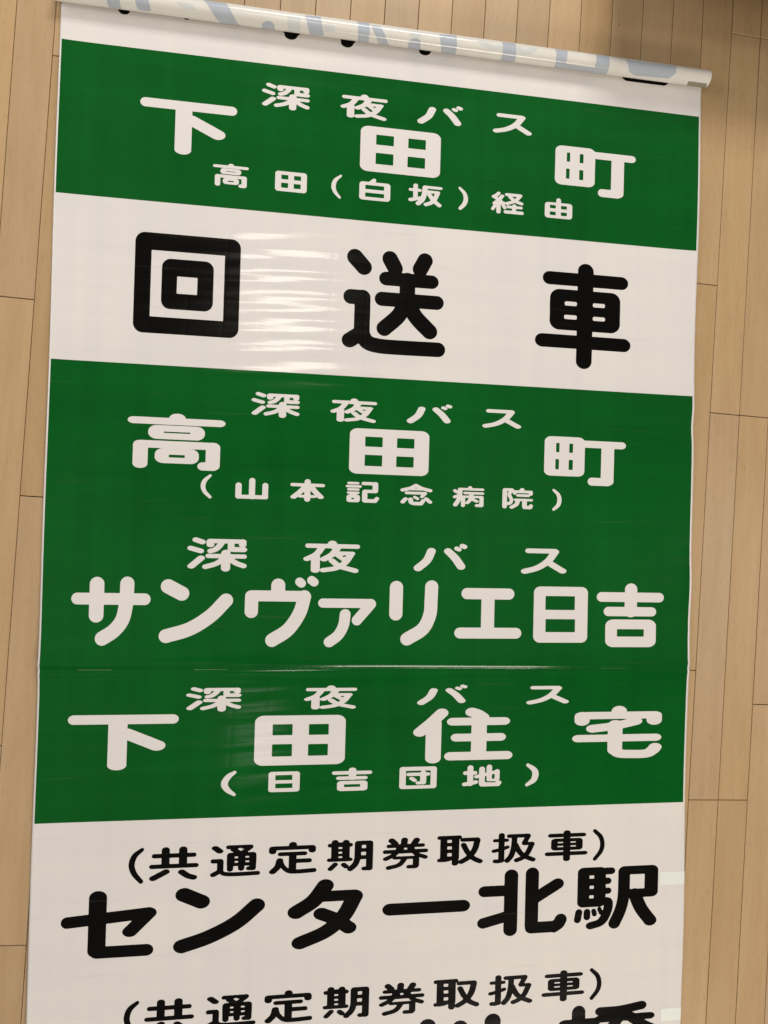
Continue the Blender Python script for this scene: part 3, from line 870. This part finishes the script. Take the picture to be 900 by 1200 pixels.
trace('橋', (640, 1120, 5), [
    ('s', 39, 42, [(189, 330), (175, 770)]), ('s', 40, 26, [(110, 398), (272, 386)]), ('c', 32, 24, [(170, 410), (130, 500), (70, 570)]),
    ('c', 32, 24, [(190, 430), (230, 480), (262, 510)]),
    ('c', 30, 25, [(314, 322), (430, 312), (555, 284)]), ('s', 30, 20, [(308, 372), (602, 340)]),
    ('c', 34, 24, [(440, 320), (390, 400), (300, 460)]), ('c', 36, 26, [(490, 350), (560, 395), (640, 430)]),
    ('b', (350, 415), (560, 505), 30, 25), ('h', (400, 440), (500, 470)),
    ('s', 34, 22, [(320, 560), (600, 545)]), ('s', 34, 22, [(320, 560), (312, 750)]), ('s', 34, 22, [(600, 560), (590, 745)]),
    ('s', 26, 18, [(545, 755), (590, 752)]), ('b', (370, 600), (535, 700), 25, 22), ('h', (415, 632), (490, 668))])

DV67 = 0.3117
p1, p2 = panels
w = dict(mat=M_WHITE, eps=EPS_W)
k_ = dict(mat=M_BLACK, eps=EPS_B)
# first line
put('深', p1, box=(306.8, 114, 363, 116, 314, 97.9, 344, 130.5), **w)
put('夜', p1, box=(398.8, 125, 454, 120, 427, 112, 450, 143), **w)
put('バ', p1, box=(488.7, 143.3, 542, 129, 537.5, 125.8, 494, 145.8), **w)
put('ス', p1, box=(577, 153.7, 622.5, 159, 586.7, 133.8, 619, 160.5), **w)
put('下', p1, box=(164.7, 119, 278, 131.7, 171.7, 114.7, 216.7, 182), **w)
put('田', p1, box=(422, 176, 516, 178, 432, 148.3, 508, 209), **w)
put('町', p1, box=(650, 195, 744.3, 187, 656, 171, 720, 233), **w)
put('高', p1, box=(249.7, 195, 291.7, 198.8, 270.5, 192.8, 284, 221.2), **w)
put('田', p1, box=(322.3, 215, 359.5, 215, 325.5, 200.8, 356, 227.2), **w)
for key in ('(1', '白', '坂', ')1', '経', '由'):
    put(key, p1, ch=key[0], **w)
# second band
for key in ('回', '送', '車'):
    put(key, film, **k_)
# third band
put('深', p2, box=(294.6, 476, 351.3, 471.3, 302.3, 459.6, 331, 490), **w)
put('夜', p2, box=(387, 481.7, 441.6, 473.7, 415, 467.3, 438, 496.3), **w)
put('バ', p2, box=(476.3, 494.7, 529.5, 477, 525.8, 474.5, 480.8, 496.2), **w)
put('ス', p2, box=(564.7, 499.7, 610, 500.8, 573.3, 479.7, 605.8, 503.3), **w)
for key in ('高', '田', '町', '(2', '山', '本', '記', '念', '病', '院', ')3',
            '深', '夜', 'バ', 'ス', 'サ', 'ン', 'ヴ', 'ァ', 'リ', 'エ', '日', '吉'):
    put(key, p2, ch=key[0], **w)
put('深', p2, box=(218, 829, 282.8, 819.5, 228.3, 804.8, 259, 833.4), **w)
put('夜', p2, box=(356.2, 819.5, 418.3, 807.2, 388.5, 802.8, 413, 830.4), **w)
put('バ', p2, box=(488.4, 824, 547, 804.3, 543.3, 801.7, 493.3, 825.7), **w)
put('ス', p2, box=(616, 822.8, 665.8, 822, 624.4, 803.4, 620, 825), **w)
put('田', p2, box=(298.3, 867, 404.5, 864, 351.7, 837.8, 351.7, 895.8), **w)
for key in ('下', '住', '宅', '(5', '団', '地', ')5'):
    put(key, p2, ch=key[0], **w)
put('日', p2, box=(314.7, 910, 351.3, 910, 333, 903.7, 320, 927.8), **w)
put('吉', p2, box=(388.8, 905.8, 436, 904.8, 412.5, 899, 398, 926.5), **w)
# last two lines
for dv in (0.0, DV67):
    for key in ('(6', '共', '通', '定', '期', '券', '取', '扱', ')6'):
        put(key, film, dv=dv, ch=key[0], **k_)
    put('車', film, box=(637.8, 1000.5, 688, 998.8, 663.5, 972.5, 662.5, 1008.7), dv=dv, **k_)
for key in ('セ', 'ン6', 'タ', 'ー', '北', '駅', '川', '橋'):
    put(key, film, ch=key[0], **k_)
# feet of the characters that run on under the roll
trace('足1', (60, 0, 4.5), [('c', 34, 26, [(384, 28), (386, 57)], [1.3, .9])])
trace('足2', (60, 0, 4.5), [('c', 24, 24, [(718, 68), (716, 88)], [1, .85])])
trace('足3', (240, 0, 4.5), [('c', 40, 28, [(460, 158), (454, 190)], [1.5, .85])])
trace('足4', (240, 0, 4.5), [('c', 40, 28, [(758, 200), (749, 233)], [1.2, .8])])
trace('足5', (420, 20, 4.5), [('c', 40, 28, [(353, 160), (348, 186)], [1.25, .75])])
trace('足6', (600, 40, 3.75), [('b', (478, 170), (686, 233), 28, 26)])
for i in range(1, 7):
    o = put('足%d' % i, film, **k_)
    o['label'] = 'lower end of a black printed character running under the roll'

# ------------------------------------------------------------------ the roll
def roll_v(u):
    return 0.0175+0.0048*u


RR = 0.0182
RZ = RR+0.0032
U0R, U1R = -0.008, 1.4235


def roll_point(u, s, lift=0.0):
    """s = angle round the roll: 0 faces the bottom of the photo, pi/2 faces up"""
    r = RR+lift + 0.00012*np.sin(2*np.pi*u/0.31+_ph[30]) + 0.0001*np.sin(2*s+_ph[31])
    return np.stack([u, -(roll_v(u)+r*np.cos(s)), RZ+r*np.sin(s)+0.0003*np.sin(2*np.pi*u/1.1)], -1)


def roll_hit(x, y):
    """(u, arc length) on the roll seen at a picture point"""
    d = pix_ray(x, y); o = np.array(CAM)
    # cylinder axis ~ along u; iterate for the slight skew
    u = 0.7
    for _ in range(6):
        v0, w0 = roll_v(u), -RZ
        a = d[1]**2+d[2]**2; b = 2*((o[1]-v0)*d[1]+(o[2]-w0)*d[2]); c = (o[1]-v0)**2+(o[2]-w0)**2-RR**2
        D = b*b-4*a*c
        t = (-b-math.sqrt(D))/(2*a) if D > 0 else -b/(2*a)
        p = o+t*d; u = p[0]
    s = math.atan2(-(p[2]-w0), p[1]-v0)
    return u, s*RR


us = np.linspace(U0R, U1R, 120); ss = np.linspace(0, 2*np.pi, 73)[:-1]
UU, SS = np.meshgrid(us, ss)
P = roll_point(UU, SS)
n, m = P.shape[:2]
verts = P.reshape(-1, 3).tolist()
faces = [(i*m+j, ((i+1) % n)*m+j, ((i+1) % n)*m+j+1, i*m+j+1) for i in range(n) for j in range(m-1)]
# wound film seen at the ends: flat ring down to the hollow core
for j, sign in ((0, -1), (m-1, 1)):
    prev = [i*m+j for i in range(n)]
    for rr, dx in ((0.0165, 0.0004), (0.0125, -0.0006), (0.0120, -0.03)):
        base = len(verts)
        uj = us[j]
        for i in range(n):
            verts.append((uj+sign*dx, -(roll_v(uj)+rr*math.cos(ss[i])), RZ+rr*math.sin(ss[i])))
        cur = list(range(base, base+n))
        for i in range(n):
            a, b, c, d = prev[i], prev[(i+1) % n], cur[(i+1) % n], cur[i]
            faces.append((a, d, c, b) if sign < 0 else (a, b, c, d))
        prev = cur
me = mesh_from('wound_roll', verts, faces)
roll = link('wound_roll', me, M_BACK, blind)
roll['label'] = 'wound up end of the blind, back of the film outside with grey blue print showing through'
mod = roll.modifiers.new('es', 'EDGE_SPLIT'); mod.split_angle = math.radians(40)


def roll_patch(ops, frame, mat, lift, name='print_seen_through'):
    def mp(x, y):
        ox, oy, s = frame
        return roll_hit(ox+x/s, oy+y/s)
    us_, vs_, F = glyph_field(frame, ops, 0.0009, mapper=mp)
    P, f = contour_mesh(us_, vs_, F)
    P3 = roll_point(P[:, 0], P[:, 1]/RR, lift)
    me = mesh_from(name, P3.tolist(), [q[::-1] for q in f])
    me.flip_normals() if me.polygons and me.polygons[len(me.polygons)//2].normal.z < 0 else None
    return link(name, me, mat, roll)


px = (0, 0, 1)
patches = [
    ('c', 7.5, 3, [(132, -5), (133, 3), (135, 9)]), ('c', 8.0, 3, [(165, -4), (167, 4), (169, 11)]),
    ('p', [(236, -1), (263, 2), (283, 31), (261, 28)]), ('p', [(307, 35), (307, 28), (310, 25.5), (315, 24.5), (319, 26), (321.5, 29), (322.5, 37)]),
    ('p', [(357.5, 18), (375.5, 19.5), (379.5, 42), (364, 41)]), ('p', [(418.5, 24), (432.5, 26), (431.5, 52), (419, 49)]),
    ('c', 6, 3, [(441, 32), (446, 42), (450, 52)]), ('p', [(477, 58), (479, 49), (483, 45), (488, 44.3), (492.5, 47), (493, 59)]),
    ('p', [(514, 40), (534.5, 41.5), (533, 65), (517.5, 62)]), ('p', [(588.5, 49), (603.5, 51), (602, 75), (585.5, 72.5)]),
    ('p', [(650, 57), (664, 58.5), (663, 74.5), (696.5, 79.5), (698, 62), (712, 65), (709, 89.5), (648, 82)]),
    ('p', [(733, 70), (792.5, 78), (791.5, 86), (784, 92), (744, 88.5), (737, 84)])]
for q in patches:
    roll_patch([q], px, M_GHOST, 0.00015)
for q in [('p', [(336, 17), (352, 19), (352, 38), (338, 36)]), ('p', [(379, 28), (393, 30), (392, 38), (380, 37)]),
          ('p', [(480, 37), (494, 38), (493, 44), (480, 43)]), ('c', 6, 2.5, [(566, 50), (576, 55), (587, 56)]),
          ('c', 5, 2.5, [(606, 56), (616, 61), (625, 58)]), ('p', [(205, 2), (222, 4), (232, 12), (214, 10)])]:
    roll_patch([q], px, M_FAINT, 0.00010)
# small olive slot at the right end of the roll where the tube shows
slot = roll_patch([('p', [(806.5, 95.2), (828.5, 98), (826.5, 103.5), (804, 101)])], px, M_OLIVE, 0.00018, 'tube_slot')
slot['label'] = 'small olive slot near the right end of the roll'

# pieces of white tape on the right margin
for (x0, y0, x1, y1) in ((772.5, 1021, 801, 1035), (773.5, 1181, 798, 1194)):
    a, b = unproj(x0, y0), unproj(x1, y1)
    us_ = np.linspace(a[0], min(b[0], WID+0.0005), 12); vs_ = np.linspace(a[1], b[1], 10)
    U, V = np.meshgrid(us_, vs_)
    Pz = np.stack([U, -V, H(U, V)+0.00022], -1).reshape(-1, 3)
    idx = np.arange(120).reshape(10, 12)
    F = np.stack([idx[:-1, :-1], idx[1:, :-1], idx[1:, 1:], idx[:-1, 1:]], -1).reshape(-1, 4)
    link('tape_piece', mesh_from('tape_piece', Pz.tolist(), F.tolist()), M_TAPE, blind)
